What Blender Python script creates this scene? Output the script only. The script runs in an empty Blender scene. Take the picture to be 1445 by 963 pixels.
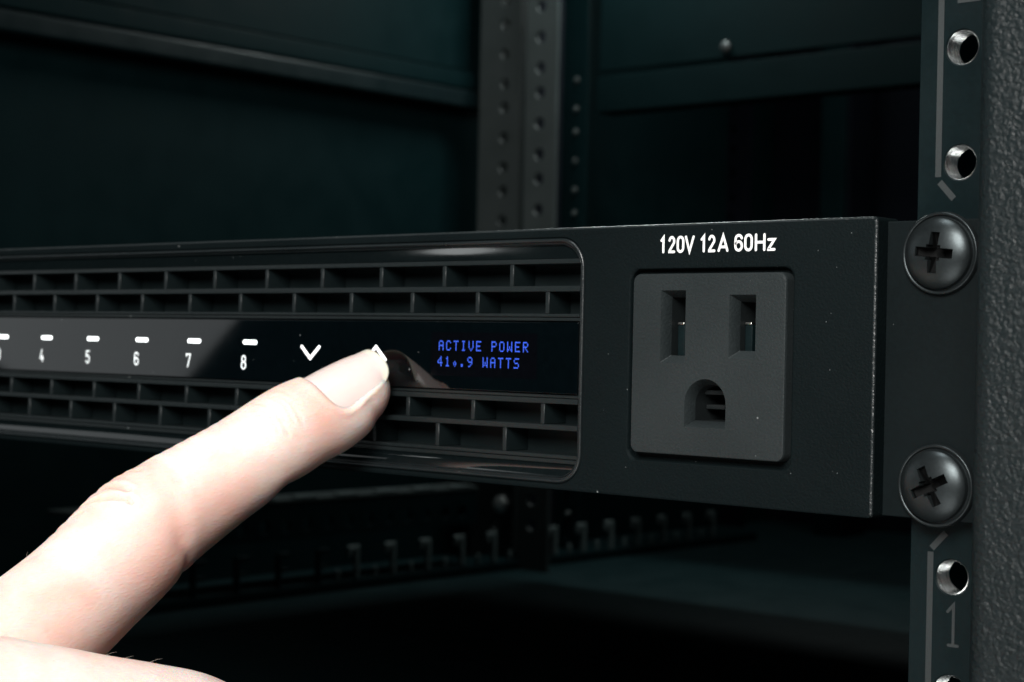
import bpy, bmesh, math, random
import numpy as np
from mathutils import Vector, Matrix
from mathutils.bvhtree import BVHTree
random.seed(7)
S = 0.001                      # everything below is written in millimetres
scene = bpy.context.scene
COL = scene.collection

# ------------------------------------------------------------------ camera
cam_data = bpy.data.cameras.new('camera')
cam = bpy.data.objects.new('camera', cam_data)
COL.objects.link(cam)
cam.matrix_world = Matrix((
    (0.746397, -0.014014, 0.665353, 125.475 * S),
    (0.665183, -0.015196, -0.746526, -216.372 * S),
    (0.020572, 0.999786, -0.002021, 23.14 * S),
    (0, 0, 0, 1)))
cam_data.sensor_width = 36.0
cam_data.lens = 62.16
cam_data.clip_start = 0.01
cam_data.clip_end = 20.0
cam_data.dof.use_dof = True
cam_data.dof.focus_distance = 0.262
cam_data.dof.aperture_fstop = 42.0
scene.camera = cam
try:
    scene.cycles.max_bounces = 8
except Exception:
    pass
scene.view_settings.view_transform = 'Standard'
scene.view_settings.look = 'None'
scene.view_settings.exposure = 0.0
scene.view_settings.gamma = 1.0

# ------------------------------------------------------------------ world and lamps
world = bpy.data.worlds.new('World')
scene.world = world
world.use_nodes = True
bg = world.node_tree.nodes['Background']
bg.inputs['Color'].default_value = (0.04, 0.52, 0.62, 1)
bg.inputs['Strength'].default_value = 0.018


def area(name, loc, target, size, power, color=(1, 1, 1), size_y=None, roll=0.0, shape=None):
    d = bpy.data.lights.new(name, 'AREA')
    d.energy = power
    d.color = color
    d.shape = shape or ('RECTANGLE' if size_y else 'SQUARE')
    d.size = size * S
    if size_y:
        d.size_y = size_y * S
    o = bpy.data.objects.new(name, d)
    COL.objects.link(o)
    o.location = Vector(loc) * S
    dirv = (Vector(target) - Vector(loc))
    q = dirv.to_track_quat('-Z', 'Y')
    o.rotation_euler = (q.to_matrix() @ Matrix.Rotation(roll, 3, 'Z')).to_euler()
    return o


area('key_softbox', (190, -480, 290), (-60, 0, 20), 260, 6.3, (1.0, 0.98, 0.95))
area('added_fill', (60, -380, -260), (-100, -30, 0), 260, 0.65, (1.0, 0.97, 0.94))  # added fill without a known source, lifts the finger's underside
area('left_softbox', (-912, -452, 190), (-170, 0, 20), 420, 0.35, (0.93, 0.98, 1.0), size_y=330, roll=math.radians(-36))
area('overhead_softbox', (-70, -170, 520), (0, 0, 20), 160, 0.9, (0.95, 0.99, 1.0))
area('rack_lamp', (-405, 457, 295), (-405, 457, -90), 120, 0.68, (0.90, 1.0, 0.98), size_y=18)
area('rear_lamp', (-380, 640, 292), (-400, 620, -90), 120, 0.26, (0.90, 1.0, 0.98))
area('small_lamp', (-492, -361, 282), (-80, 0, 38), 40, 0.025, (0.95, 1.0, 1.0), size_y=110)
area('round_lamp', (-492, -406, -119), (-80, 0, 38), 36, 0.014, (0.95, 1.0, 1.0), shape='DISK')


# ------------------------------------------------------------------ materials
def nt(name):
    m = bpy.data.materials.new(name)
    m.use_nodes = True
    t = m.node_tree
    b = t.nodes['Principled BSDF']
    return m, t, b


def L(t, a, b):
    t.links.new(a, b)


def node(t, typ, **kw):
    n = t.nodes.new(typ)
    for k, v in kw.items():
        setattr(n, k, v)
    return n


def coords(t):
    return node(t, 'ShaderNodeTexCoord').outputs['Object']


def plastic(name, col, rough=0.5, grain=3500, bump=0.25, bdist=0.00006, dust=0.0, metallic=0.0, rvar=0.08,
            smudge=0.0, spec=0.5, coat=0.0):
    m, t, b = nt(name)
    co = coords(t)
    n = node(t, 'ShaderNodeTexNoise')
    n.inputs['Scale'].default_value = grain
    n.inputs['Detail'].default_value = 3
    L(t, co, n.inputs['Vector'])
    big = node(t, 'ShaderNodeTexNoise')
    big.inputs['Scale'].default_value = 55
    big.inputs['Detail'].default_value = 5
    L(t, co, big.inputs['Vector'])
    mr = node(t, 'ShaderNodeMapRange')
    mr.inputs['From Min'].default_value = 0.3
    mr.inputs['From Max'].default_value = 0.7
    mr.inputs['To Min'].default_value = max(0.02, rough - rvar)
    mr.inputs['To Max'].default_value = min(1, rough + rvar)
    L(t, big.outputs['Fac'], mr.inputs['Value'])
    L(t, mr.outputs['Result'], b.inputs['Roughness'])
    mix = node(t, 'ShaderNodeMix', data_type='RGBA')
    mix.inputs['A'].default_value = (*[c * 0.78 for c in col], 1)
    mix.inputs['B'].default_value = (*[min(1, c * 1.25) for c in col], 1)
    mm = node(t, 'ShaderNodeMath', operation='ADD')
    mm.use_clamp = True
    m3 = node(t, 'ShaderNodeMath', operation='MULTIPLY_ADD')
    m3.inputs[1].default_value = 1.3
    m3.inputs[2].default_value = -0.4
    L(t, n.outputs['Fac'], m3.inputs[0])
    m4 = node(t, 'ShaderNodeMath', operation='MULTIPLY_ADD')
    m4.inputs[1].default_value = 0.8
    m4.inputs[2].default_value = -0.2
    L(t, big.outputs['Fac'], m4.inputs[0])
    L(t, m3.outputs[0], mm.inputs[0])
    L(t, m4.outputs[0], mm.inputs[1])
    L(t, mm.outputs[0], mix.inputs['Factor'])
    out = mix.outputs['Result']
    if dust > 0:
        v = node(t, 'ShaderNodeTexVoronoi')
        v.inputs['Scale'].default_value = 420
        L(t, co, v.inputs['Vector'])
        lt = node(t, 'ShaderNodeMath', operation='LESS_THAN')
        lt.inputs[1].default_value = 0.075
        L(t, v.outputs['Distance'], lt.inputs[0])
        sep = node(t, 'ShaderNodeSeparateColor')
        L(t, v.outputs['Color'], sep.inputs[0])
        gt = node(t, 'ShaderNodeMath', operation='GREATER_THAN')
        gt.inputs[1].default_value = 1 - dust
        L(t, sep.outputs[0], gt.inputs[0])
        mu = node(t, 'ShaderNodeMath', operation='MULTIPLY')
        L(t, lt.outputs[0], mu.inputs[0])
        L(t, gt.outputs[0], mu.inputs[1])
        v2 = node(t, 'ShaderNodeTexVoronoi')
        v2.inputs['Scale'].default_value = 1300
        L(t, co, v2.inputs['Vector'])
        lt2 = node(t, 'ShaderNodeMath', operation='LESS_THAN')
        lt2.inputs[1].default_value = 0.10
        L(t, v2.outputs['Distance'], lt2.inputs[0])
        sep2 = node(t, 'ShaderNodeSeparateColor')
        L(t, v2.outputs['Color'], sep2.inputs[0])
        gt2 = node(t, 'ShaderNodeMath', operation='GREATER_THAN')
        gt2.inputs[1].default_value = 1 - dust * 0.6
        L(t, sep2.outputs[0], gt2.inputs[0])
        mu2 = node(t, 'ShaderNodeMath', operation='MULTIPLY')
        L(t, lt2.outputs[0], mu2.inputs[0])
        L(t, gt2.outputs[0], mu2.inputs[1])
        ad = node(t, 'ShaderNodeMath', operation='MAXIMUM')
        L(t, mu.outputs[0], ad.inputs[0])
        L(t, mu2.outputs[0], ad.inputs[1])
        sc = node(t, 'ShaderNodeMath', operation='MULTIPLY')
        sc.inputs[1].default_value = 0.55
        L(t, ad.outputs[0], sc.inputs[0])
        dm = node(t, 'ShaderNodeMix', data_type='RGBA')
        dm.inputs['B'].default_value = (0.22, 0.24, 0.24, 1)
        L(t, sc.outputs[0], dm.inputs['Factor'])
        L(t, out, dm.inputs['A'])
        out = dm.outputs['Result']
    L(t, out, b.inputs['Base Color'])
    if bump > 0:
        bp = node(t, 'ShaderNodeBump')
        bp.inputs['Strength'].default_value = bump
        bp.inputs['Distance'].default_value = bdist
        L(t, n.outputs['Fac'], bp.inputs['Height'])
        L(t, bp.outputs['Normal'], b.inputs['Normal'])
    b.inputs['Metallic'].default_value = metallic
    b.inputs['Specular IOR Level'].default_value = spec
    if coat:
        b.inputs['Coat Weight'].default_value = coat
        b.inputs['Coat Roughness'].default_value = 0.04
    return m


M_FACE = plastic('matte_black_plastic', (0.0015, 0.0040, 0.0046), 0.66, 2600, 0.8, 0.00012, dust=0.05, spec=0.10)
M_EDGE = plastic('bead_plastic', (0.008, 0.011, 0.012), 0.33, 4200, 0.6, 0.00008, dust=0.06)
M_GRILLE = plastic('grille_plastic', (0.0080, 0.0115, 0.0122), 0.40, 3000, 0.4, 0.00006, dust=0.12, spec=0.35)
M_CELL = plastic('shaded_grille_plastic', (0.0022, 0.0062, 0.0070), 0.6, 3000, 0.3, dust=0.03, spec=0.25)  # darker copy of the grille plastic, cell shade put into its colour
M_GLOSS = plastic('gloss_black_plastic', (0.0008, 0.0018, 0.0024), 0.045, 900, 0.0, dust=0.02, rvar=0.015)
M_COVE = plastic('cove_gloss_plastic', (0.004, 0.006, 0.0065), 0.07, 900, 0.0, dust=0.03, rvar=0.03)
M_OUTLET = plastic('grey_outlet_plastic', (0.0140, 0.0185, 0.0195), 0.5, 2600, 0.7, 0.00010, dust=0.05, spec=0.3)
M_OUTLET_IN = plastic('shaded_outlet_plastic', (0.004, 0.006, 0.0065), 0.6, spec=0.25)  # slot walls coloured darker to stand for the shade inside
M_SCREEN = plastic('display_window', (0.0012, 0.0014, 0.0022), 0.12, 900, 0.0, rvar=0.02, spec=0.25)
M_STEEL = plastic('bright_steel', (0.62, 0.64, 0.64), 0.22, 2500, 0.25, metallic=1.0)
M_BRASS = plastic('contact_metal', (0.55, 0.55, 0.52), 0.25, 1500, 0.2, metallic=1.0)
M_ZINC2 = plastic('grey_screw_metal', (0.03, 0.035, 0.035), 0.45, 900, 0.3, metallic=0.4)
M_ZINC = plastic('dull_zinc', (0.80, 0.82, 0.81), 0.42, 900, 0.3, metallic=0.6)
M_SCREW = plastic('black_oxide_screw', (0.030, 0.037, 0.039), 0.33, 2200, 0.12, 0.00004, metallic=0.75, dust=0.05)
M_RAIL = plastic('black_painted_steel', (0.002, 0.0065, 0.0075), 0.45, 1500, 0.25, 0.00006, dust=0.04, spec=0.17)
M_EAR = plastic('anodised_ear', (0.0018, 0.0042, 0.0048), 0.62, 1800, 0.3, dust=0.04, spec=0.12)
M_STRIPE = plastic('grey_rail_print', (0.016, 0.021, 0.022), 0.6, 3000, 0.3)
M_FLOOR = plastic('dark_floor_paint', (0.0032, 0.012, 0.0135), 0.55, 700, 0.2, 0.0001, spec=0.12)
M_BEAM = plastic('dark_beam_paint', (0.0006, 0.0044, 0.0050), 0.7, 700, 0.1, 0.0001, spec=0.04)
M_RECESS = plastic('dark_screw_recess', (0.0012, 0.0015, 0.0016), 0.7, 700, 0.1, 0.0001, spec=0.1)  # shade of the cross recess put into the colour
M_GLINT = plastic('edge_glint_plastic', (0.012, 0.016, 0.017), 0.36, 1700, 1.0, 0.0002, dust=0.15)  # lighter, bumpier bevel faces standing in for edge glints
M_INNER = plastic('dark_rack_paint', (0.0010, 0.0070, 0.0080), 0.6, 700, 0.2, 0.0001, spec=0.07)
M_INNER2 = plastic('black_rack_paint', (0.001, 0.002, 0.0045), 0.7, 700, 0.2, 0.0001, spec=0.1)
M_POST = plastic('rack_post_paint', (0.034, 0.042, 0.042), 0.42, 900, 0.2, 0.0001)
M_TOOTH = plastic('cable_finger_plastic', (0.08, 0.10, 0.10), 0.5)


def emit(name, col, strength):
    m, t, b = nt(name)
    b.inputs['Base Color'].default_value = (*col, 1)
    b.inputs['Emission Color'].default_value = (*col, 1)
    b.inputs['Emission Strength'].default_value = strength
    b.inputs['Roughness'].default_value = 0.4
    return m


M_LED = emit('white_led', (0.95, 1.0, 1.0), 2.6)
M_ARROW = emit('backlit_arrow', (1.0, 1.0, 1.0), 1.0)
M_DIGIT = emit('glowing_number', (0.9, 0.95, 0.96), 0.55)  # white printed numbers, their brightness put in as a glow
M_OLED = emit('blue_oled', (0.055, 0.15, 1.0), 1.5)
M_OLED.node_tree.nodes['Principled BSDF'].inputs['Base Color'].default_value = (0.0, 0.0, 0.01, 1)
M_PRINT = plastic('white_print', (0.80, 0.80, 0.79), 0.55, 3000, 0.1)


def powder():
    m, t, b = nt('textured_powder_coat')
    co = coords(t)
    v = node(t, 'ShaderNodeTexNoise')
    v.inputs['Scale'].default_value = 1500
    v.inputs['Detail'].default_value = 3.0
    v.inputs['Roughness'].default_value = 0.6
    v.inputs['Distortion'].default_value = 0.7
    L(t, co, v.inputs['Vector'])
    v2 = node(t, 'ShaderNodeTexVoronoi')
    v2.inputs['Scale'].default_value = 1900
    v2.feature = 'SMOOTH_F1'
    L(t, co, v2.inputs['Vector'])
    ad = node(t, 'ShaderNodeMath', operation='MULTIPLY_ADD')
    ad.inputs[1].default_value = -0.5
    L(t, v2.outputs['Distance'], ad.inputs[0])
    L(t, v.outputs['Fac'], ad.inputs[2])
    bp = node(t, 'ShaderNodeBump')
    bp.inputs['Strength'].default_value = 1.0
    bp.inputs['Distance'].default_value = 0.00024
    L(t, ad.outputs[0], bp.inputs['Height'])
    L(t, bp.outputs['Normal'], b.inputs['Normal'])
    b.inputs['Base Color'].default_value = (0.0045, 0.0085, 0.0095, 1)
    b.inputs['Roughness'].default_value = 0.40
    b.inputs['Specular IOR Level'].default_value = 0.32
    return m


M_POWDER = powder()


def skin():
    m, t, b = nt('skin')
    co = coords(t)
    n1 = node(t, 'ShaderNodeTexNoise')
    n1.inputs['Scale'].default_value = 95
    n1.inputs['Detail'].default_value = 4
    L(t, co, n1.inputs['Vector'])
    mr = node(t, 'ShaderNodeMapRange')
    mr.inputs['From Min'].default_value = 0.38
    mr.inputs['From Max'].default_value = 0.66
    L(t, n1.outputs['Fac'], mr.inputs['Value'])
    mix = node(t, 'ShaderNodeMix', data_type='RGBA')
    mix.inputs['A'].default_value = (0.87, 0.735, 0.67, 1)
    mix.inputs['B'].default_value = (0.84, 0.57, 0.49, 1)
    L(t, mr.outputs['Result'], mix.inputs['Factor'])
    at = node(t, 'ShaderNodeAttribute')
    at.attribute_name = 'flush'
    m2 = node(t, 'ShaderNodeMix', data_type='RGBA')
    m2.inputs['B'].default_value = (0.80, 0.42, 0.34, 1)
    L(t, at.outputs['Fac'], m2.inputs['Factor'])
    L(t, mix.outputs['Result'], m2.inputs['A'])
    L(t, m2.outputs['Result'], b.inputs['Base Color'])
    b.inputs['Roughness'].default_value = 0.5
    b.inputs['Subsurface Weight'].default_value = 0.9
    b.inputs['Subsurface Radius'].default_value = (1.0, 0.35, 0.2)
    b.inputs['Subsurface Scale'].default_value = 0.0028
    v = node(t, 'ShaderNodeTexVoronoi')
    v.inputs['Scale'].default_value = 1500
    v.feature = 'DISTANCE_TO_EDGE'
    n2 = node(t, 'ShaderNodeTexNoise')
    n2.inputs['Scale'].default_value = 600
    n2.inputs['Detail'].default_value = 4
    mp = node(t, 'ShaderNodeMapping')
    mp.inputs['Rotation'].default_value = (0.56, 0, 0)
    mp.inputs['Scale'].default_value = (1.0, 0.45, 1.2)
    L(t, co, mp.inputs['Vector'])
    L(t, mp.outputs['Vector'], v.inputs['Vector'])
    L(t, mp.outputs['Vector'], n2.inputs['Vector'])
    ad = node(t, 'ShaderNodeMath', operation='MULTIPLY_ADD')
    ad.inputs[1].default_value = 0.8
    L(t, v.outputs['Distance'], ad.inputs[0])
    L(t, n2.outputs['Fac'], ad.inputs[2])
    bp = node(t, 'ShaderNodeBump')
    bp.inputs['Strength'].default_value = 0.6
    bp.inputs['Distance'].default_value = 0.00016
    L(t, ad.outputs[0], bp.inputs['Height'])
    L(t, bp.outputs['Normal'], b.inputs['Normal'])
    return m


def nail_mat():
    m, t, b = nt('fingernail')
    at = node(t, 'ShaderNodeAttribute')
    at.attribute_name = 'free_edge'
    mix = node(t, 'ShaderNodeMix', data_type='RGBA')
    mix.inputs['A'].default_value = (0.80, 0.645, 0.605, 1)
    mix.inputs['B'].default_value = (0.86, 0.77, 0.64, 1)
    L(t, at.outputs['Fac'], mix.inputs['Factor'])
    L(t, mix.outputs['Result'], b.inputs['Base Color'])
    b.inputs['Roughness'].default_value = 0.28
    b.inputs['Subsurface Weight'].default_value = 0.35
    b.inputs['Subsurface Radius'].default_value = (1.0, 0.5, 0.35)
    b.inputs['Subsurface Scale'].default_value = 0.001
    co = coords(t)
    w = node(t, 'ShaderNodeTexNoise')
    mp = node(t, 'ShaderNodeMapping')
    mp.inputs['Rotation'].default_value = (0.56, 0, 0)
    mp.inputs['Scale'].default_value = (1.0, 0.06, 1.0)
    L(t, co, mp.inputs['Vector'])
    L(t, mp.outputs['Vector'], w.inputs['Vector'])
    w.inputs['Scale'].default_value = 900
    bp = node(t, 'ShaderNodeBump')
    bp.inputs['Strength'].default_value = 0.15
    bp.inputs['Distance'].default_value = 0.0001
    L(t, w.outputs['Fac'], bp.inputs['Height'])
    L(t, bp.outputs['Normal'], b.inputs['Normal'])
    return m


M_SKIN = skin()
M_NAIL = nail_mat()
M_HAIR = plastic('fine_hair', (0.55, 0.46, 0.38), 0.5, bump=0)


# ------------------------------------------------------------------ mesh helpers
def link_mesh(name, bm, mat, parent=None, smooth=None, origin=None):
    """bm in millimetres -> one mesh object; smooth = auto smooth angle in degrees"""
    if origin is None:
        xs = [v.co for v in bm.verts]
        lo = Vector([min(c[i] for c in xs) for i in range(3)])
        hi = Vector([max(c[i] for c in xs) for i in range(3)])
        origin = (lo + hi) / 2
    origin = Vector(origin)
    for v in bm.verts:
        v.co = (v.co - origin) * S
    bmesh.ops.recalc_face_normals(bm, faces=bm.faces)
    if smooth is not None:
        a = math.radians(smooth)
        for f in bm.faces:
            f.smooth = True
        for e in bm.edges:
            if len(e.link_faces) == 2 and e.calc_face_angle(0) > a:
                e.smooth = False
    me = bpy.data.meshes.new(name)
    bm.to_mesh(me)
    bm.free()
    me.materials.append(mat)
    o = bpy.data.objects.new(name, me)
    COL.objects.link(o)
    if smooth is not None:
        wn = o.modifiers.new('weighted_normal', 'WEIGHTED_NORMAL')
        wn.keep_sharp = True
        wn.weight = 100
    place(o, origin, parent)
    return o


def world_origin(o):
    p = Vector((0, 0, 0))
    while o is not None:
        p = p + o.location
        o = o.parent
    return p


def place(o, origin, parent):
    if parent is not None:
        o.parent = parent
        o.location = Vector(origin) * S - world_origin(parent)
    else:
        o.location = Vector(origin) * S


def thing(name, label, cat, origin, group=None):
    o = bpy.data.objects.new(name, None)
    o.empty_display_size = 0.01
    COL.objects.link(o)
    o.location = Vector(origin) * S
    o['label'] = label
    o['category'] = cat
    if group:
        o['group'] = group
    return o


def tag(o, label, cat, group=None):
    o['label'] = label
    o['category'] = cat
    if group:
        o['group'] = group
    return o


def copy_part(src, origin, parent, name=None):
    c = src.copy()
    if name:
        c.name = name
    COL.objects.link(c)
    place(c, origin, parent)
    return c


def box_bm(x0, x1, y0, y1, z0, z1, bev=0.0, seg=2, bm=None):
    b = bmesh.new()
    bmesh.ops.create_cube(b, size=1)
    for v in b.verts:
        v.co = Vector(((x0 + x1) / 2 + v.co.x * (x1 - x0), (y0 + y1) / 2 + v.co.y * (y1 - y0), (z0 + z1) / 2 + v.co.z * (z1 - z0)))
    if bev > 0:
        bmesh.ops.bevel(b, geom=list(b.edges), offset=bev, segments=seg, profile=0.6, affect='EDGES')
    if bm is None:
        return b
    me = bpy.data.meshes.new('tmp')
    b.to_mesh(me)
    b.free()
    bm.from_mesh(me)
    bpy.data.meshes.remove(me)
    return bm


def box(name, x0, x1, y0, y1, z0, z1, mat, parent=None, bev=0.0, seg=2):
    return link_mesh(name, box_bm(x0, x1, y0, y1, z0, z1, bev, seg), mat, parent, smooth=40 if bev else None)


def rrect(x0, x1, z0, z1, r, n=6):
    pts = []
    for cx, cz, a0 in ((x1 - r, z1 - r, 0), (x0 + r, z1 - r, 90), (x0 + r, z0 + r, 180), (x1 - r, z0 + r, 270)):
        for k in range(n + 1):
            a = math.radians(a0 + 90 * k / n)
            pts.append((cx + r * math.cos(a), cz + r * math.sin(a)))
    return pts


def circle(cx, cz, r, n=32):
    return [(cx + r * math.cos(2 * math.pi * k / n), cz + r * math.sin(2 * math.pi * k / n)) for k in range(n)]


def dshape(x0, x1, z0, zc, n=20):
    r = (x1 - x0) / 2
    cx = (x0 + x1) / 2
    pts = [(x0, z0), (x1, z0)]
    for k in range(n + 1):
        a = math.pi * k / n
        pts.append((cx + r * math.cos(a), zc + r * math.sin(a)))
    return pts


def relief(outer, holes, cap_back=None):
    """A plate seen from -Y. outer and every hole: list of rings (points2d, y); ring 0 lies in the front face."""
    bm = bmesh.new()
    edges = []
    caps = []
    for ri, rings in enumerate([outer] + holes):
        prev = None
        for k, (pts, y) in enumerate(rings):
            vs = [bm.verts.new((p[0], y, p[1])) for p in pts]
            if k == 0:
                for i in range(len(vs)):
                    edges.append(bm.edges.new((vs[i], vs[(i + 1) % len(vs)])))
            else:
                for i in range(len(vs)):
                    j = (i + 1) % len(vs)
                    bm.faces.new((prev[i], prev[j], vs[j], vs[i]))
            prev = vs
        if ri > 0 and cap_back and cap_back[ri - 1]:
            bm.faces.new(prev)
    bmesh.ops.triangle_fill(bm, edges=edges, use_beauty=True, use_dissolve=False)
    return bm


def ribbon(strokes, w, y0, y1, caps=True, bm=None):
    """flat letter strokes with rounded ends, lying between y0 (front) and y1"""
    bm = bm or bmesh.new()
    for si, pts in enumerate(strokes):
        pts = [Vector((p[0], p[1])) for p in pts]
        closed = (pts[0] - pts[-1]).length < 1e-4
        if closed:
            pts = pts[:-1]
        n = len(pts)
        left, right = [], []
        for i in range(n):
            if closed:
                a, b = pts[i - 1], pts[(i + 1) % n]
            else:
                a, b = pts[max(0, i - 1)], pts[min(n - 1, i + 1)]
            d1 = (pts[i] - a)
            d2 = (b - pts[i])
            d1 = d1.normalized() if d1.length > 1e-6 else d2.normalized()
            d2 = d2.normalized() if d2.length > 1e-6 else d1
            t = (d1 + d2)
            t = t.normalized() if t.length > 1e-6 else d1
            nrm = Vector((-t.y, t.x))
            k = 1 / max(0.35, nrm.dot(Vector((-d1.y, d1.x))))
            left.append(pts[i] + nrm * w / 2 * k)
            right.append(pts[i] - nrm * w / 2 * k)
        yf = y0 - 0.004 * si
        def ring(q):
            return bm.verts.new((q.x, yf, q.y)), bm.verts.new((q.x, y1, q.y))
        Lr = [ring(q) for q in left]
        Rr = [ring(q) for q in right]
        m = n if closed else n - 1
        for i in range(m):
            j = (i + 1) % n
            bm.faces.new((Lr[i][0], Lr[j][0], Rr[j][0], Rr[i][0]))
            bm.faces.new((Lr[i][1], Lr[j][1], Lr[j][0], Lr[i][0]))
            bm.faces.new((Rr[i][0], Rr[j][0], Rr[j][1], Rr[i][1]))
        if not closed:
            for e, sgn in ((0, -1), (n - 1, 1)):
                c = pts[e]
                d = (pts[1] - pts[0]).normalized() if e == 0 else (pts[-1] - pts[-2]).normalized()
                d = d * sgn
                nn = Vector((-d.y, d.x))
                A, B = (Lr[e], Rr[e]) if sgn == 1 else (Rr[e], Lr[e])
                arc = []
                if caps:
                    for k in range(1, 6):
                        an = math.pi * k / 6
                        q = c + nn * math.cos(an) * w / 2 + d * math.sin(an) * w / 2
                        arc.append(ring(q))
                seq = [A] + arc + [B]
                if len(seq) > 2:
                    bm.faces.new([s[0] for s in seq])
                for i in range(len(seq) - 1):
                    bm.faces.new((seq[i][0], seq[i + 1][0], seq[i + 1][1], seq[i][1]))
    return bm


def arc(cx, cz, rx, rz, a0, a1, n=10):
    return [(cx + rx * math.cos(math.radians(a0 + (a1 - a0) * k / n)), cz + rz * math.sin(math.radians(a0 + (a1 - a0) * k / n))) for k in range(n + 1)]


# condensed sans glyph strokes in a box of width 1 and height 1 (rounded ends are trimmed by the stroke width)
def glyph(c):
    if c == '0':
        return [arc(.5, .72, .5, .28, 0, 180, 10) + arc(.5, .28, .5, .28, 180, 360, 10) + [(1, .72)]]
    if c == '1':
        return [[(.15, .80), (.75, 1.0), (.75, 0)]]
    if c == '2':
        return [arc(.5, .72, .48, .28, 165, -20, 10) + [(.05, .06), (.05, 0), (1, 0)]]
    if c == '3':
        return [[(0, 1), (1, 1), (1, .55), (.35, .55)], [(1, .5), (1, 0), (0, 0), (0, .22)]]
    if c == '4':
        return [[(.55, 1), (.02, .25), (1, .25)], [(.72, .5), (.72, 0)]]
    if c == '5':
        return [[(.95, 1), (.12, 1), (.08, .56)] + arc(.48, .33, .48, .32, 120, -150, 12)]
    if c == '6':
        return [arc(.5, .74, .48, .26, 15, 180, 8) + arc(.5, .28, .49, .28, 180, 360, 10) + arc(.5, .32, .48, .26, 0, 150, 8)]
    if c == '7':
        return [[(0, .84), (0, 1), (1, 1), (.98, .9), (.36, 0)]]
    if c == '8':
        return [arc(.5, .76, .42, .24, 0, 360, 14), arc(.5, .27, .5, .27, 0, 360, 14)]
    if c == 'V':
        return [[(0, 1), (.5, 0), (1, 1)]]
    if c == 'A':
        return [[(0, 0), (.5, 1), (1, 0)], [(.22, .25), (.78, .25)]]
    if c == 'H':
        return [[(0, 0), (0, 1)], [(1, 0), (1, 1)], [(0, .5), (1, .5)]]
    if c == 'z':
        return [[(0, .66), (1, .66), (.02, .03), (.02, 0), (1, 0)]]
    return []


def place_glyph(c, x0, x1, z0, z1):
    return [[(x0 + p[0] * (x1 - x0), z0 + p[1] * (z1 - z0)) for p in s] for s in glyph(c)]


# ------------------------------------------------------------------ setting: inside of the cabinet
def structure(o):
    o['kind'] = 'structure'
    return o


structure(box('rack_floor', -620, 90, 12, 800, -96, -93, M_FLOOR))
structure(box('rear_wall', -620, 90, 800, 803, -96, 300, M_INNER2))
structure(box('ceiling', -620, 90, 12, 803, 300, 303, M_INNER2))
structure(box('side_wall', -548, -545, 12, 800, -93, 300, M_INNER))

# upper side panel and its beams on the left wall
sp = thing('side_panel', 'dark upper side panel with folded horizontal edges running back along left cabinet wall', 'panel', (-530, 260, 150))
box('panel_sheet', -541, -537, 14, 497, 172, 299, M_INNER, sp, 0.8)
box('upper_flange', -540, -531.5, 14, 497, 161.2, 170.5, M_INNER, sp, 1.2)
box('lower_flange', -544.5, -529, 14, 497, 150.5, 160, M_RAIL, sp, 1.6, 3)


def plate_with_holes(x0, x1, y0, y1, z0, z1, holes, r=2.4, n=20):
    outer = [(rrect(x0, x1, z0, z1, 0.4, 2), y0), (rrect(x0, x1, z0, z1, 0.4, 2), y1)]
    hs = [[(circle(hx, hz, r + 0.15, n), y0), (circle(hx, hz, r, n), y0 + 0.3), (circle(hx, hz, r, n), y1)] for hx, hz in holes]
    return relief(outer, hs)


def eia(z0, lo, hi):
    out = []
    z = z0
    steps = [15.875, 15.875, 12.7]
    k = 0
    while z < hi:
        if z > lo:
            out.append(z)
        z += steps[k % 3]
        k += 1
    return out


# A: structural post, B: rear mounting rail, C: post behind
zsA = eia(-104.8, -84, 290)
pa = thing('rear_post', 'perforated dark steel post at rear left corner, the left one of the touching pair', 'post', (-508, 482, -93), 'perforated posts at the back of the cabinet')
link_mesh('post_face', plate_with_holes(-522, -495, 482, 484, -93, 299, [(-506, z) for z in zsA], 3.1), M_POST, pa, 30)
box('post_side', -524, -522, 482, 520, -93, 299, M_POST, pa)
zsB = eia(-100.9, -84, 290)
pb = thing('rear_post', 'perforated dark steel rail beside the corner post, rounded front edge catching light', 'post', (-470, 470, -93), 'perforated posts at the back of the cabinet')
link_mesh('post_face', plate_with_holes(-480.3, -459.5, 470, 472, -93, 299, [(-470.4, z) for z in zsB], 3.1), M_POST, pb, 30)
box('post_side', -482.4, -480.4, 474, 500, -93, 299, M_INNER2, pb)  # coloured black as the shade in the gap between both posts
zsC = eia(-113.5, -84, 170)
pc = thing('rear_post', 'darker perforated post with small bolts, behind and right of the lit pair of posts', 'post', (-498, 530, -93), 'perforated posts at the back of the cabinet')
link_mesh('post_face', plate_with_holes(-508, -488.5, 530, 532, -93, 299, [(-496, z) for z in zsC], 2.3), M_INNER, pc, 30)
bolt0 = None
for z in [z for z in zsC if z > -80]:
    if bolt0 is None:
        b = bmesh.new()
        bmesh.ops.create_uvsphere(b, u_segments=12, v_segments=8, radius=1.7)
        bolt0 = link_mesh('bolt', b, M_POST, pc, 60, origin=(0, 0, 0))
        place(bolt0, (-495.6, 529.6, z), pc)
    else:
        copy_part(bolt0, (-495.6, 529.6, z), pc)
for i, (x0, x1, y, lab) in enumerate(((-553, -527, 745, 'faint black perforated post far back, left of the plain one'), (-474, -456, 745, 'plain dark post at the very back, nearest the front rail in view'))):
    p = thing('back_post', lab, 'post', ((x0 + x1) / 2, y, -93))
    if i == 0:
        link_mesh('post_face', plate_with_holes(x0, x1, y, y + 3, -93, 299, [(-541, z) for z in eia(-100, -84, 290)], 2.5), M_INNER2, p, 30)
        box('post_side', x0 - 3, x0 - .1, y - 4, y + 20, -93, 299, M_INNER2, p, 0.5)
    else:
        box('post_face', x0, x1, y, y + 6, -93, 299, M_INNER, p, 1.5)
        box('post_side', x1 + .1, x1 + 3, y + 2, y + 30, -93, 299, M_INNER2, p, 0.5)

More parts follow.
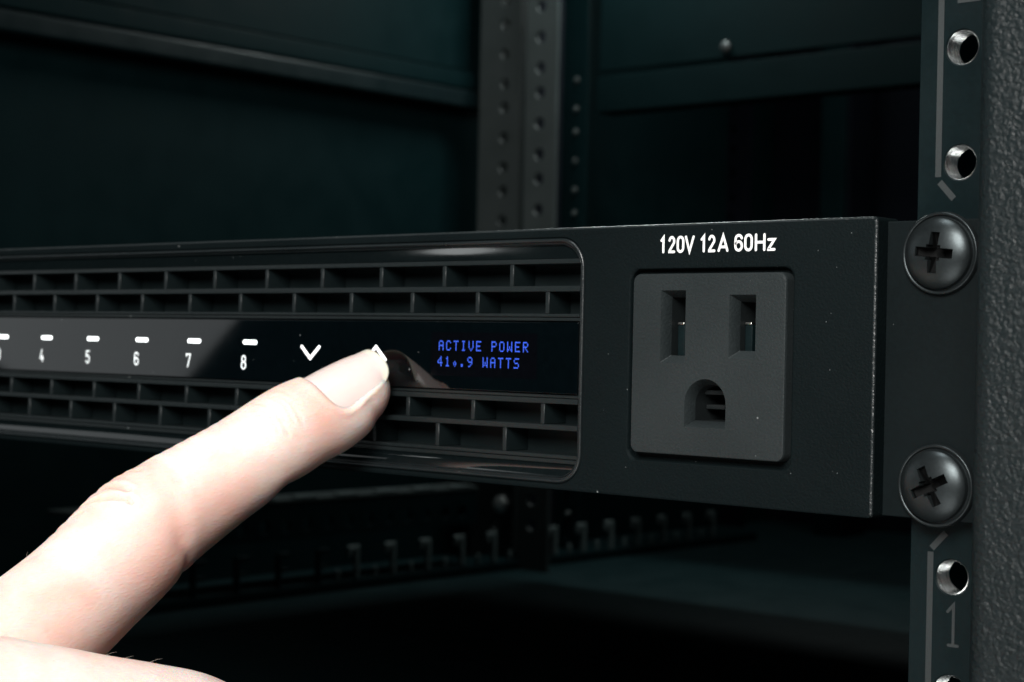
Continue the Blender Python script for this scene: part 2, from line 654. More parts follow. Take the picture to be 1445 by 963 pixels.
# cross beam and rear panel
cb = thing('cross_beam', 'dark steel panel and beam across the back of the cabinet above the empty bay', 'beam', (-300, 500, 144))
box('beam', -456, 60, 498, 512, 144.4, 163.5, M_BEAM, cb, 1.0)
box('upper_sheet', -456, 60, 500.5, 503, 166.5, 299, M_BEAM, cb, 0.5)
b = bmesh.new()
bmesh.ops.create_uvsphere(b, u_segments=16, v_segments=10, radius=3.0)
for v in b.verts:
    v.co = Vector((v.co.x, v.co.y * 0.6, v.co.z)) + Vector((-376, 499.5, 171.5))
tag(link_mesh('panel_screw', b, M_ZINC2, None, 60), 'small steel screw head on the dark rear panel', 'screw')

# slotted bar, cable fingers along the left floor
sb = thing('perforated_bar', 'horizontal perforated bar running back to the rear posts, low on the left', 'bar', (-480, 320, -67))
bm = plate_with_holes(200, 439, 0, 2, -67, -50.5, [(402.4 + 12.85 * k, -60.6) for k in range(-15, 3)], 3.0)
for v in bm.verts:
    v.co = Vector((-480 - v.co.y, v.co.x, v.co.z))
link_mesh('bar_face', bm, M_INNER, sb, 30)
box('bar_flange', -500, -479.6, 200, 439, -50.4, -48.6, M_POST, sb, 0.5)
slot_b = None
for k in range(9):
    yy = 215 + 25.7 * k
    if slot_b is None:
        slot_b = box('flange_tab', -484, -479.5, yy, yy + 13, -48.5, -47.6, M_TOOTH, sb, 0.3)
    else:
        copy_part(slot_b, (-481.75, yy + 6.5, -48.05), sb)
cf = thing('cable_finger_strip', 'row of small plastic cable fingers standing on a ledge along the floor', 'cable finger strip', (-490, 440, -93))
box('ledge', -505, -478.5, 200, 690, -92.9, -88.2, M_INNER, cf, 1.0)


def tooth(flip):
    b = bmesh.new()
    box_bm(-1.2, 1.2, -1.2, 1.2, 0, 15.5, 0.3, 1, b)
    a, c = (1.3, 6.5) if not flip else (-5.6, -1.3)
    box_bm(-1.2, 1.2, a, c, 13.2, 15.5, 0.3, 1, b)
    if flip:
        box_bm(-1.2, 1.2, -5.6, -4.0, 10.6, 13.1, 0.3, 1, b)
    else:
        box_bm(-1.2, 1.2, 1.3, 5.6, 6.4, 8.4, 0.3, 1, b)
    return b


t0 = link_mesh('cable_finger', tooth(False), M_INNER, cf, 40, origin=(0, 0, 0))  # front fingers get a darker colour as the shadow over them
t1 = link_mesh('cable_finger', tooth(True), M_TOOTH, cf, 40, origin=(0, 0, 0))
s0 = link_mesh('stub', box_bm(-1, 1, -.8, .8, 0, 5.0, .3, 1), M_TOOTH, cf, 40, origin=(0, 0, 0))
first = {0: True, 1: True, 2: True}
for k in range(0, 17):
    yy = 260.4 + 24.0 * k
    kind = 0 if k < 4 else 1
    src = (t0, t1)[kind]
    if first[kind]:
        place(src, (-480, yy, -88.1), cf)
        first[kind] = False
    else:
        copy_part(src, (-480, yy, -88.1), cf)
    if k >= 4:
        if first[2]:
            place(s0, (-480, yy - 12, -88.1), cf)
            first[2] = False
        else:
            copy_part(s0, (-480, yy - 12, -88.1), cf)

# round steel bolt low on corner post
fb = thing('corner_bolt', 'round shiny steel bolt low on the rear corner post', 'bolt', (-500, 481, -61))
b = bmesh.new()
bmesh.ops.create_uvsphere(b, u_segments=24, v_segments=12, radius=4.6)
for v in b.verts:
    v.co = Vector((v.co.x - 500, 479.2 + v.co.y * 0.5, v.co.z - 61.5))
link_mesh('bolt_head', b, M_ZINC, fb, 60)
link_mesh('washer', relief([(circle(-500, -61.5, 5.6), 480.6), (circle(-500, -61.5, 5.9), 481), (circle(-500, -61.5, 5.9), 481.9)], []), M_POST, fb, 30)

# ------------------------------------------------------------------ front right rail
MID = 20.92
rail = thing('front_rail', 'black steel rack rail with threaded holes and printed unit marks, at right', 'rack rail', (15, 6, -93))
holes_z = []
for u in range(-2, 6):
    c = MID + 44.45 * u
    holes_z += [c - 15.875, c, c + 15.875]
holes_z = [z for z in holes_z if -85 < z < 240]
HX = 9.2
link_mesh('rail_plate', relief([(rrect(2.9, 60, -93, 260, .5, 3), 6.0), (rrect(2.75, 60.15, -93.15, 260.15, .6, 3), 6.15), (rrect(2.75, 60.15, -93.15, 260.15, .6, 3), 8.2)],
                               [[(circle(HX, z, 2.6, 40), 6.0), (circle(HX, z, 2.42, 40), 6.18)] for z in holes_z]), M_RAIL, rail, 30)
box('rail_side', 2.75, 4.6, 8.3, 40, -93.1, 260, M_RAIL, rail)


def thread_bm():
    b = bmesh.new()
    n = 48
    rows = 64
    depth = 3.4
    pitch = 0.8
    grid = []
    for i in range(rows + 1):
        y = depth * i / rows
        row = []
        for k in range(n):
            a = 2 * math.pi * k / n
            ph = (y / pitch - a / (2 * math.pi)) % 1.0
            tri = 1 - abs(2 * ph - 1)
            r = 2.42 - 0.30 * tri * min(1, i / 6)
            row.append(b.verts.new((r * math.cos(a), y, r * math.sin(a))))
        grid.append(row)
    for i in range(rows):
        for k in range(n):
            j = (k + 1) % n
            b.faces.new((grid[i][k], grid[i][j], grid[i + 1][j], grid[i + 1][k]))
    return b


th0 = link_mesh('thread', thread_bm(), M_STEEL, rail, 60, origin=(0, 0, 0))
visible_h = [z for z in holes_z]
place(th0, (HX, 6.18, visible_h[0]), rail)
for z in visible_h[1:]:
    copy_part(th0, (HX, 6.18, z), rail)
for z0, z1 in ((47.6, 92.0), (-40.0, -4.4)):
    link_mesh('printed_stripe', ribbon([[(5.95, z0), (5.95, z1)]], 0.9, 5.94, 6.01, caps=False), M_STRIPE, rail)
for pts in ([(6.2, 46.9), (8.4, 44.5)], [(6.1, -3.9), (8.2, -1.6)]):
    link_mesh('printed_stripe', ribbon([pts], 0.9, 5.94, 6.01, caps=False), M_STRIPE, rail)
link_mesh('unit_number', ribbon([[(8.7, -12.4), (9.6, -11.4), (9.6, -16.9)], [(8.9, -17.0), (10.3, -17.0)]], 0.42, 5.95, 6.01), M_STRIPE, rail)
link_mesh('unit_number', ribbon([[(8.6, 77.2), (11.6, 77.2), (11.6, 71.7), (8.6, 71.7), (8.6, 73.0)], [(9.4, 74.5), (11.3, 74.5)]], 0.42, 5.95, 6.01), M_STRIPE, rail)

# textured frame at far right, close to the camera
df = thing('door_frame', 'upright black frame with leathery powder coat, blurred at right edge', 'frame', (50, -8, -93))
bm = relief([(rrect(25.0, 90, -21.5, 5.6, 3.0, 10), -93), (rrect(25.0, 90, -21.5, 5.6, 3.0, 10), 260)], [])
for v in bm.verts:
    v.co = Vector((v.co.x, v.co.z, v.co.y))
link_mesh('frame_post', bm, M_POWDER, df, 40)

# ------------------------------------------------------------------ the power conditioner
pcu = thing('power_conditioner', 'black rack mounted power conditioner with vent grille, lit display strip and front outlet', 'power conditioner', (-220, 3, 0))
XL, XR = -445.0, 0.0
OPL, OPR = -393.0, -52.0
H = 42.0


def opening(i):
    return rrect(OPL + i, OPR - i, 0.75 + i, 40.65 - i, 5.2 - i * 0.8, 12)


pocket = lambda i: rrect(-43.4 + i, -13.1 - i, 5.5 + i, 35.5 - i, 1.9 - i * 0.7, 8)
link_mesh('faceplate', relief(
    [(rrect(XL + .35, XR - .35, .35, H - .35, .5, 3), 0), (rrect(XL + .1, XR - .1, .1, H - .1, .6, 3), 0.12), (rrect(XL, XR, 0, H, .7, 3), 0.38), (rrect(XL, XR, 0, H, .7, 3), 6.0)],
    [[(opening(0), 0), (opening(.12), .06), (opening(.22), .25), (opening(.32), .28)],
     [(pocket(0), 0), (pocket(.25), .08), (pocket(.45), .35), (pocket(.5), 1.4), (pocket(1.4), 1.4)]]), M_FACE, pcu, 35)
fp = bpy.data.objects['faceplate']
fp.data.materials.append(M_GLINT)
for p in fp.data.polygons:
    c = p.center * 1000 + world_origin(fp) * 1000
    if (c.x > -.3 or c.z > 41.7) and 0 < c.y < .3:
        p.material_index = 1


def ring_profile(rings):
    bm = bmesh.new()
    prev = None
    for pts, y in rings:
        vs = [bm.verts.new((p[0], y, p[1])) for p in pts]
        if prev:
            for i in range(len(vs)):
                j = (i + 1) % len(vs)
                bm.faces.new((prev[i], prev[j], vs[j], vs[i]))
        prev = vs
    return bm


link_mesh('rim', ring_profile([(opening(.33), .6), (opening(.33), .12), (opening(.42), -.06), (opening(.6), -.16), (opening(.8), -.10), (opening(.95), .12),
                               (opening(1.0), .45), (opening(1.12), .5), (opening(1.25), .34), (opening(1.4), .5), (opening(1.45), 3.0)]), M_EDGE, pcu, 50)
GL, GR = OPL + 1.6, -54.0


def profile_strip(name, prof, x0, x1, mat, parent):
    bm = bmesh.new()
    a = [bm.verts.new((x0, y, z)) for y, z in prof]
    c = [bm.verts.new((x1, y, z)) for y, z in prof]
    for i in range(len(prof) - 1):
        bm.faces.new((a[i], c[i], c[i + 1], a[i + 1]))
    return link_mesh(name, bm, mat, parent, 50)


def concave(z0, z1, y0, y1, deep, n=14):
    return [(y0 + (y1 - y0) * k / n + deep * math.sin(math.pi * k / n) ** 0.8, z0 + (z1 - z0) * k / n) for k in range(n + 1)]


profile_strip('upper_cove', concave(40.3, 37.15, .5, 1.2, .05), OPL, OPR - .1, M_COVE, pcu)
profile_strip('lower_cove', concave(1.6, 4.1, .65, 1.0, .32), OPL, OPR - .1, M_COVE, pcu)
box('lower_sill', OPL + 1, OPR - .2, .9, 3.2, .9, 1.55, M_EDGE, pcu, .15)

# grille
ribs = [(36.35, 37.1), (31.85, 32.75), (27.75, 28.25), (13.75, 14.6), (9.5, 10.35), (4.95, 5.55)]
for z0, z1 in ribs:
    box('rib', GL, GR, 1.0, 6.6, z0, z1, M_GRILLE, pcu, .12)
for z0, z1 in ((27.1, 27.65), (14.7, 15.2), (4.15, 4.85)):
    box('rib', GL, GR, 1.25, 5.0, z0, z1, M_GRILLE, pcu, .1)


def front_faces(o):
    """front of a grille piece keeps the lighter colour, deep walls are coloured dark as cell shade"""
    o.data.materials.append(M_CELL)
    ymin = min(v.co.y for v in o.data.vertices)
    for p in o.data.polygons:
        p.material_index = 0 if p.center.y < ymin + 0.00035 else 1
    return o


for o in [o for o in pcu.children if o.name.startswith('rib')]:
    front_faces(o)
rows = [(32.75, 36.35, -68.7), (28.25, 31.85, -60.87), (10.35, 13.75, -61.4), (5.55, 9.5, -69.6)]
for z0, z1, xs in rows:
    d0 = None
    k = 0
    x = xs
    while x > GL + 2:
        if d0 is None:
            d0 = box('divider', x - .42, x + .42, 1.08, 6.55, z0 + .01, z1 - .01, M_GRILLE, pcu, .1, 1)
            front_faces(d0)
        else:
            copy_part(d0, (x, (1.08 + 6.55) / 2, (z0 + z1) / 2), pcu)
        x -= 15.45
box('grille_end', GR + .02, GR + .6, 1.1, 6.6, 3.0, 38.5, M_GRILLE, pcu, .1)
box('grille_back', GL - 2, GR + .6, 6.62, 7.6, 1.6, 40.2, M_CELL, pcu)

# glossy display strip
strip = box('display_panel', GL, GR - .05, .8, 4.0, 15.35, 26.9, M_GLOSS, pcu, .14, 3)
led0 = None
for k in range(15):
    x = -134.6 - 16.85 * k
    if k > 7:
        break
    if led0 is None:
        led0 = link_mesh('indicator_light', relief([(rrect(-2.0, 2.0, -.38, .38, .37, 5), 0), (rrect(-2.04, 2.04, -.41, .41, .40, 5), .05)], []), M_LED, strip, 30, origin=(0, 0, 0))
        place(led0, (x, .76, 22.57), strip)
    else:
        copy_part(led0, (x, .76, 22.57), strip)
for k, ch in enumerate('87654321'):
    xc = -136.35 - 16.85 * k
    link_mesh('number', ribbon(place_glyph(ch, xc - .60, xc + .60, 17.5, 19.95) if ch != '3' else
                               [[(xc - .6, 19.85)] + arc(xc, 19.2, .62, .62, 90, -80, 8), arc(xc, 18.2, .62, .66, 85, -170, 10)], .29, .775, .80), M_DIGIT, strip)
link_mesh('down_arrow', ribbon([[(-119.85, 22.0), (-117.5, 19.9), (-115.1, 22.0)]], .62, .77, .80), M_ARROW, strip)
link_mesh('up_arrow', ribbon([[(-102.6, 20.05), (-100.2, 22.25), (-97.8, 20.05)]], .62, .77, .80), M_ARROW, strip)
box('screen', -86.6, -62.6, .785, .80, 17.6, 25.0, M_SCREEN, strip)

FONT = {
    'A': ['01110', '10001', '10001', '11111', '10001', '10001', '10001'],
    'C': ['01110', '10001', '10000', '10000', '10000', '10001', '01110'],
    'T': ['11111', '00100', '00100', '00100', '00100', '00100', '00100'],
    'I': ['01110', '00100', '00100', '00100', '00100', '00100', '01110'],
    'V': ['10001', '10001', '10001', '10001', '10001', '01010', '00100'],
    'E': ['11111', '10000', '10000', '11110', '10000', '10000', '11111'],
    'P': ['11110', '10001', '10001', '11110', '10000', '10000', '10000'],
    'O': ['01110', '10001', '10001', '10001', '10001', '10001', '01110'],
    'W': ['10001', '10001', '10001', '10101', '10101', '11011', '10001'],
    'R': ['11110', '10001', '10001', '11110', '10100', '10010', '10001'],
    'S': ['01111', '10000', '10000', '01110', '00001', '00001', '11110'],
    '4': ['00010', '00110', '01010', '10010', '11111', '00010', '00010'],
    '1': ['00100', '01100', '00100', '00100', '00100', '00100', '01110'],
    'o': ['00000', '00000', '00000', '00100', '01010', '01010', '00100'],
    '.': ['00000', '00000', '00000', '00000', '00000', '01100', '01100'],
    '9': ['01110', '10001', '10001', '01111', '00001', '00010', '01100'],
}


def dots(ch, dx, dz):
    b = bmesh.new()
    for r, row in enumerate(FONT[ch]):
        for c, v in enumerate(row):
            if v == '1':
                x0, z0 = c * dx, (6 - r) * dz
                w, h = dx * 0.66, dz * 0.84
                vs = [b.verts.new((x0 + a * w, 0, z0 + e * h)) for a, e in ((0, 0), (1, 0), (1, 1), (0, 1))]
                vb = [b.verts.new((x0 + a * w, .006, z0 + e * h)) for a, e in ((0, 0), (1, 0), (1, 1), (0, 1))]
                b.faces.new(vs)
                for i in range(4):
                    j = (i + 1) % 4
                    b.faces.new((vs[i], vb[i], vb[j], vs[j]))
    return b


for line, zt, xs0 in (('ACTIVE POWER', 21.92, -84.75), ('41o.9 WATTS', 19.22, -84.95)):
    for i, ch in enumerate(line):
        if ch == ' ':
            continue
        x0 = xs0 + 1.74 * i
        o = link_mesh('character', dots(ch, .228, .245), M_OLED, strip, None, origin=(0, 0, 0))
        place(o, (x0, .778, zt), strip)

# printed rating over the outlet
bm = bmesh.new()
TX0, TSC = -37.32, 20.7 / 823
for ch, a, c in (('1', 366, 398), ('2', 425, 478), ('0', 488, 545), ('V', 548, 620), ('1', 664, 698), ('2', 718, 772), ('A', 788, 866), ('6', 906, 968), ('0', 976, 1036), ('H', 1050, 1124), ('z', 1136, 1193)):
    x0 = TX0 + (a - 370) * TSC + .2
    x1 = TX0 + (c - 370) * TSC - .2
    if ch == '1':
        x0, x1 = x0 - .1, x1 + .12
    g = place_glyph(ch, x0, x1, 37.72, 39.92)
    ribbon(g, .40, -.012, .01, bm=bm)
link_mesh('rating_text', bm, M_PRINT, pcu)

# outlet
def slot(x0, x1, z0, z1):
    return [(rrect(x0, x1, z0, z1, .12, 3), -.8), (rrect(x0 + .95, x1 - .9, z0 + 1.15, z1 - 1.0, .1, 3), .8), (rrect(x0 + .95, x1 - .9, z0 + 1.15, z1 - 1.0, .1, 3), 8.5)]


ow = lambda i: rrect(-41.9 + i, -14.1 - i, 7.0 + i, 34.4 - i, 1.3 - i * .8, 8)
bm = relief([(ow(.32), -.8), (ow(.12), -.74), (ow(.02), -.55), (ow(0), -.3), (ow(0), 1.39)],
            [slot(-36.5, -31.85, 20.85, 31.85), slot(-23.95, -19.25, 21.75, 31.15),
             [(dshape(-31.75, -24.25, 11.35, 14.85), -.8), (dshape(-30.9, -25.1, 12.3, 14.85), .9), (dshape(-30.9, -25.1, 12.3, 14.85), 8.5)]],
            cap_back=[True, True, True])
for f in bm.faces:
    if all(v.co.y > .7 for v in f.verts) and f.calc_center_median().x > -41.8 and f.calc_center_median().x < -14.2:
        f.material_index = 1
outlet = link_mesh('outlet', bm, M_OUTLET, pcu, 35)
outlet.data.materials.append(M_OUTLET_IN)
outlet.data.materials.append(M_GLINT)
for p in outlet.data.polygons:
    c = p.center * 1000 + world_origin(outlet) * 1000
    if c.x < -41.6 and -.79 < c.y < -.35:
        p.material_index = 2
for x0, z1 in ((-35.2, 27.1), (-22.9, 27.2)):
    link_mesh('contact', box_bm(x0, x0 + 1.3, 1.9, 8.2, 22.0, z1 - .45, .2, 2), M_RAIL, outlet, 40)  # body coloured dark for the shade in the slot
    link_mesh('contact_glint', box_bm(x0 - .05, x0 + 1.2, 1.8, 3.4, z1 - .44, z1, .2, 3), M_BRASS, outlet, 40)  # bright piece added as the glint on the contact's top edge
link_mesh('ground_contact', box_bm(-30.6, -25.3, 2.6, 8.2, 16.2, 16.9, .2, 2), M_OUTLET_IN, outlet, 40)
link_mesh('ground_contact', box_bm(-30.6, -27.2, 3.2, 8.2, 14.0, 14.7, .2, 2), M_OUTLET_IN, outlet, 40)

box('mounting_ear', -6, 17.5, 3.0, 5.85, .3, 41.45, M_EAR, pcu, .22, 3)
box('chassis', XL + 3, -4, 7.8, 446, .6, 41.2, M_FACE, pcu, .5)


# ------------------------------------------------------------------ Phillips screws
def screw_head():
    """height field of a truss head with flange and a tapered cross recess"""
    R, RD = 5.75, 5.15
    n = 216
    b = bmesh.new()
    grid = {}

    def smooth(e0, e1, x):
        t = min(1, max(0, (x - e0) / (e1 - e0)))
        return t * t * (3 - 2 * t)

    def height(x, z):
        r = math.hypot(x, z)
        if r > RD:
            # flange bead
            t = (r - RD) / (R - RD)
            h = 0.62 + 0.24 * math.sqrt(max(0, 1 - (2 * t - 1) ** 2))
            if t > 0.5:
                h = (0.62 + 0.24) * math.sqrt(max(0, 1 - (2 * t - 1) ** 2.4)) if t < 1 else 0
        else:
            k = r / RD
            h = 0.62 + 2.15 * (1 - k * k) ** 0.62 * 1.0
            h = 0.50 + 2.25 * math.sqrt(max(0, 1 - k * k * 0.985)) - 0.0
            if r > RD - .28:
                h = min(h, 0.55)
        # cross recess
        ax, az = abs(x), abs(z)
        w, l = 0.60, 2.75
        # arms, with rounded inner corners
        d1 = max(ax - w, az - l)
        d2 = max(az - w, ax - l)
        d = min(d1, d2)
        q = 0.42
        if ax > w - .01 and az > w - .01 and ax < w + q and az < w + q:
            dd = q - math.hypot(w + q - ax, w + q - az)
            d = min(d, -dd * 1.0)
        rec = smooth(0.07, -0.07, d)
        depth = 2.3 - 0.62 * max(0, r - 0.3)
        floor_h = 2.75 - 0.30 - depth
        if rec > 0:
            h = h * (1 - rec) + min(h, max(0.35, floor_h)) * rec
        return h

    # polar-free regular grid, non uniform steps near the cross edges
    def axis():
        s = set()
        for i in range(n + 1):
            s.add(round(-R + 2 * R * i / n, 4))
        for e in (0.60, 2.75):
            for sg in (-1, 1):
                for d in (-.07, -.035, 0, .035, .07):
                    s.add(round(sg * (e + d), 4))
        out = []
        for v in sorted(s):
            if not out or v - out[-1] > 0.012:
                out.append(v)
        return out
    ax = axis()
    for i, x in enumerate(ax):
        for j, z in enumerate(ax):
            if math.hypot(x, z) <= R:
                grid[(i, j)] = b.verts.new((x, -height(x, z), z))
    for i in range(len(ax) - 1):
        for j in range(len(ax) - 1):
            q = [grid.get((i, j)), grid.get((i + 1, j)), grid.get((i + 1, j + 1)), grid.get((i, j + 1))]
            q = [v for v in q if v is not None]
            if len(q) >= 3:
                b.faces.new(q)
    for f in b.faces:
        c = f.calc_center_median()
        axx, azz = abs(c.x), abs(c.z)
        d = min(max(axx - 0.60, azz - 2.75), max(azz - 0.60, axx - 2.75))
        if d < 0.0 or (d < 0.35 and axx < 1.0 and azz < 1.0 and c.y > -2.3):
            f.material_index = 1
    # snap boundary to true circle and drop to plate
    for e in list(b.edges):
        if len(e.link_faces) == 1:
            for v in e.verts:
                r = math.hypot(v.co.x, v.co.z)
                if r > R - 0.2:
                    k = R / r
                    v.co = Vector((v.co.x * k, 0, v.co.z * k))
    return b


sc1 = thing('rack_screw', 'upper black Phillips screw in the mounting ear, cross nearly upright', 'screw', (8.35, 3.0, MID + 15.875), 'black screws fixing the power conditioner')
hd = link_mesh('screw_head', screw_head(), M_SCREW, sc1, 55, origin=(0, 0, 0))
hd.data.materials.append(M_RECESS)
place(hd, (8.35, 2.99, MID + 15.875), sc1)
hd.rotation_euler = (0, math.radians(5), 0)
sc2 = thing('rack_screw', 'lower black Phillips screw in the mounting ear, cross turned aslant', 'screw', (8.35, 3.0, MID - 15.875), 'black screws fixing the power conditioner')
hd2 = copy_part(hd, (8.35, 2.99, MID - 15.875), sc2)
hd2.rotation_euler = (0, math.radians(-27), 0)
for s, zz in ((sc1, MID + 15.875), (sc2, MID - 15.875)):
    b = bmesh.new()
    bmesh.ops.create_cone(b, cap_ends=True, segments=24, radius1=2.1, radius2=2.1, depth=9)
    for v in b.verts:
        v.co = Vector((8.35 + v.co.x, 7.6 + v.co.z, zz + v.co.y))
    link_mesh('screw_shank', b, M_SCREW, s, 40)


# ------------------------------------------------------------------ hand
def catmull(P, m):
    P = np.array(P, float)
    Q = np.vstack([2 * P[0] - P[1], P, 2 * P[-1] - P[-2]])
    out = []
    for i in range(1, len(Q) - 2):
        for k in range(m):
            t = k / m
            a, b_, c, d = Q[i - 1], Q[i], Q[i + 1], Q[i + 2]
            out.append(0.5 * ((2 * b_) + (-a + c) * t + (2 * a - 5 * b_ + 4 * c - d) * t * t + (-a + 3 * b_ - 3 * c + d) * t ** 3))
    out.append(Q[-2])
    return np.array(out)


CAMP = np.array([125.475, -216.372, 23.14])
# index finger centre line: x, y, z, radius (tip first)
INDEX = [(-98.7, 0.0, 18.35, 0), (-100.1, -5.1, 14.4, 6.5), (-101.4, -8.8, 11.1, 7.4), (-102.9, -15.3, 8.3, 7.95), (-104.9, -25.1, 2.5, 8.15),
         (-106.9, -33.6, -2.6, 8.85), (-107.6, -42.2, -7.5, 9.5), (-107.5, -47.5, -11.6, 9.75), (-107.0, -53.7, -15.7, 9.8),
         (-105.6, -60.6, -19.6, 10.0), (-102.8, -74.1, -26.4, 10.6), (-99.5, -90.0, -34.0, 12.0)]
IC = catmull(INDEX, 12)
seg = np.linalg.norm(np.diff(IC[:, :3], axis=0), axis=1)
IS = np.concatenate([[0], np.cumsum(seg)])
TOT = IS[-1]
ss = np.arange(0, TOT, 0.5)
ICP = np.stack([np.interp(ss, IS, IC[:, k]) for k in range(4)], axis=1)
S0 = 7.0
rr = ICP[:, 3].copy()
r_at = np.interp(S0, ss, rr)
for i, s in enumerate(ss):
    if s < S0:
        rr[i] = (r_at - 0.25 * (S0 - s) / S0) * (1 - (1 - s / S0) ** 2.5) ** (1 / 2.3) if s > 0 else 0.0
ICP[:, 3] = rr
TAN = np.gradient(ICP[:, :3], axis=0)
# smooth the tangents
for _ in range(12):
    TAN[1:-1] = (TAN[:-2] + TAN[1:-1] * 2 + TAN[2:]) / 4
TAN /= np.linalg.norm(TAN, axis=1)[:, None]
NAIL_TILT = math.radians(48)


def frames(C, T):
    nv = CAMP[None] - C
    nv -= (nv * T).sum(1)[:, None] * T
    nv /= np.linalg.norm(nv, axis=1)[:, None]
    u = np.cross(T, nv)
    u[u[:, 2] < 0] *= -1
    D = math.cos(NAIL_TILT) * nv + math.sin(NAIL_TILT) * u
    E = -math.sin(NAIL_TILT) * nv + math.cos(NAIL_TILT) * u
    return D, E


DD, EE = frames(ICP[:, :3], TAN)


def cross_r(s, th):
    """radial factor of the index finger, th measured from the back of the finger (radians)"""
    f = 1.0 - 0.05 * np.cos(th) ** 2
    f = f + 0.045 * np.exp(-((s - 54) / 6.0) ** 2) * np.exp(-((th - 0.3) / 0.9) ** 2)     # knuckle
    f = f + 0.05 * np.exp(-((s - 9) / 6.0) ** 2) * np.exp(-((np.abs(th) - math.pi) / 0.9) ** 2)      # pad
    f = f - 0.04 * np.exp(-((s - 26) / 4.5) ** 2) * np.exp(-((np.abs(th) - math.pi) / 1.2) ** 2)
    return f


def tube_bm(bm, C, R, D, E, nth=72, fn=None, svals=None, cap_end=True):
    rows = []
    for i in range(len(C)):
        if R[i] < 0.05:
            rows.append([bm.verts.new(Vector(C[i]))])
            continue
        row = []
        for k in range(nth):
            th = 2 * math.pi * k / nth
            f = fn(svals[i], th if th <= math.pi else th - 2 * math.pi) if fn else 1.0
            p = C[i] + R[i] * f * (math.cos(th) * D[i] + math.sin(th) * E[i])
            row.append(bm.verts.new(Vector(p)))
        rows.append(row)
    for a, c in zip(rows[:-1], rows[1:]):
        if len(a) == 1:
            for k in range(nth):
                bm.faces.new((a[0], c[k], c[(k + 1) % nth]))
        elif len(c) == 1:
            for k in range(nth):
                bm.faces.new((a[k], a[(k + 1) % nth], c[0]))
        else:
            for k in range(nth):
                j = (k + 1) % nth
                bm.faces.new((a[k], a[j], c[j], c[k]))
    for row in (rows[0], rows[-1]):
        if len(row) > 1:
            bm.faces.new(row)


def simple_tube(bm, pts, m=8, nth=40):
    P = catmull(pts, m)
    C, R = P[:, :3], P[:, 3].copy()
    T = np.gradient(C, axis=0)
    T /= np.linalg.norm(T, axis=1)[:, None]
    # rounded ends
    s = np.concatenate([[0], np.cumsum(np.linalg.norm(np.diff(C, axis=0), axis=1))])
    for i in range(len(C)):
        for d in (s[i], s[-1] - s[i]):
            if d < R[i]:
                R[i] *= max(0.0, 1 - (1 - d / R[i]) ** 2) ** 0.5
    D, E = frames(C, T)
    tube_bm(bm, C, R, D, E, nth)


bm = bmesh.new()
tube_bm(bm, ICP[:, :3], ICP[:, 3], DD, EE, 96, cross_r, ss)
# middle finger, bent, its first joint in front of the index finger
simple_tube(bm, [(-99, -101, -44, 12), (-94, -94, -34.0, 11.6), (-87.5, -86.0, -28.8, 10.9), (-84.0, -78.5, -29.4, 10.2), (-81.5, -71, -31.2, 10.0), (-79.6, -63, -33.0, 9.8),
                 (-78.8, -55.5, -35.4, 9.9), (-80.5, -48, -40.0, 9.6), (-86.5, -46.5, -47.5, 9.0), (-94.5, -50.5, -54.0, 8.4), (-103, -58, -58, 8.1), (-110, -66, -58, 7.5), (-114, -74, -56, 6.8)])
# ring and little finger, curled below
simple_tube(bm, [(-99, -113, -60, 12), (-92, -104, -55, 10.8), (-86, -93, -54, 10), (-84, -80, -56, 9.6), (-84, -68, -60, 9.4), (-92, -63, -66, 8.8), (-102, -68, -69, 8.2), (-112, -77, -69, 7.4)])
simple_tube(bm, [(-101, -127, -75, 11), (-95, -118, -73, 9.6), (-90, -106, -73, 8.8), (-89, -95, -75, 8.2), (-93, -86, -79, 7.8), (-102, -86, -82, 7.2), (-110, -93, -81, 6.6)])
# thumb, on the far side of the hand
simple_tube(bm, [(-122, -150, -58, 15), (-133, -128, -40, 13.5), (-138, -108, -32, 11.5), (-136, -90, -32, 10.4), (-128, -76, -38, 10.0), (-118, -66, -43, 9)])
# palm and wrist
for pts in ([(-100, -90, -36, 12.5), (-104, -112, -46, 14.5), (-108, -135, -60, 16.5), (-110, -160, -75, 18), (-112, -185, -92, 20)],
            [(-99, -103, -47, 12.5), (-103, -122, -58, 15), (-108, -145, -72, 17), (-110, -170, -88, 18), (-112, -190, -102, 20)],
            [(-100, -115, -61, 12.5), (-104, -133, -70, 15), (-108, -152, -82, 16.5), (-110, -175, -96, 18), (-112, -195, -108, 20)],
            [(-102, -128, -75, 11.5), (-106, -143, -82, 14), (-109, -160, -90, 15.5), (-111, -178, -100, 18), (-112, -198, -112, 19)],
            [(-116, -120, -55, 14), (-118, -145, -68, 18), (-115, -170, -85, 20), (-112, -200, -108, 24), (-112, -235, -132, 25), (-112, -280, -160, 28)]):
    simple_tube(bm, pts, 6, 32)
for v in bm.verts:
    v.co = v.co * S
me = bpy.data.meshes.new('hand_raw')
bm.to_mesh(me)
bm.free()
raw = bpy.data.objects.new('hand_raw', me)
COL.objects.link(raw)
rm = raw.modifiers.new('remesh', 'REMESH')
rm.mode = 'VOXEL'
rm.voxel_size = 0.42 * S
rm.use_smooth_shade = True
sm = raw.modifiers.new('smooth', 'SMOOTH')
sm.factor = 0.5
sm.iterations = 10
dg = bpy.context.evaluated_depsgraph_get()
hand_me = bpy.data.meshes.new_from_object(raw.evaluated_get(dg))
bpy.data.objects.remove(raw)
hand_me.name = 'person'

nv_ = len(hand_me.vertices)
co = np.empty(nv_ * 3)
hand_me.vertices.foreach_get('co', co)
co = co.reshape(-1, 3) / S
no = np.empty(nv_ * 3)
hand_me.vertices.foreach_get('normal', no)
no = no.reshape(-1, 3)
flush = np.zeros(nv_)
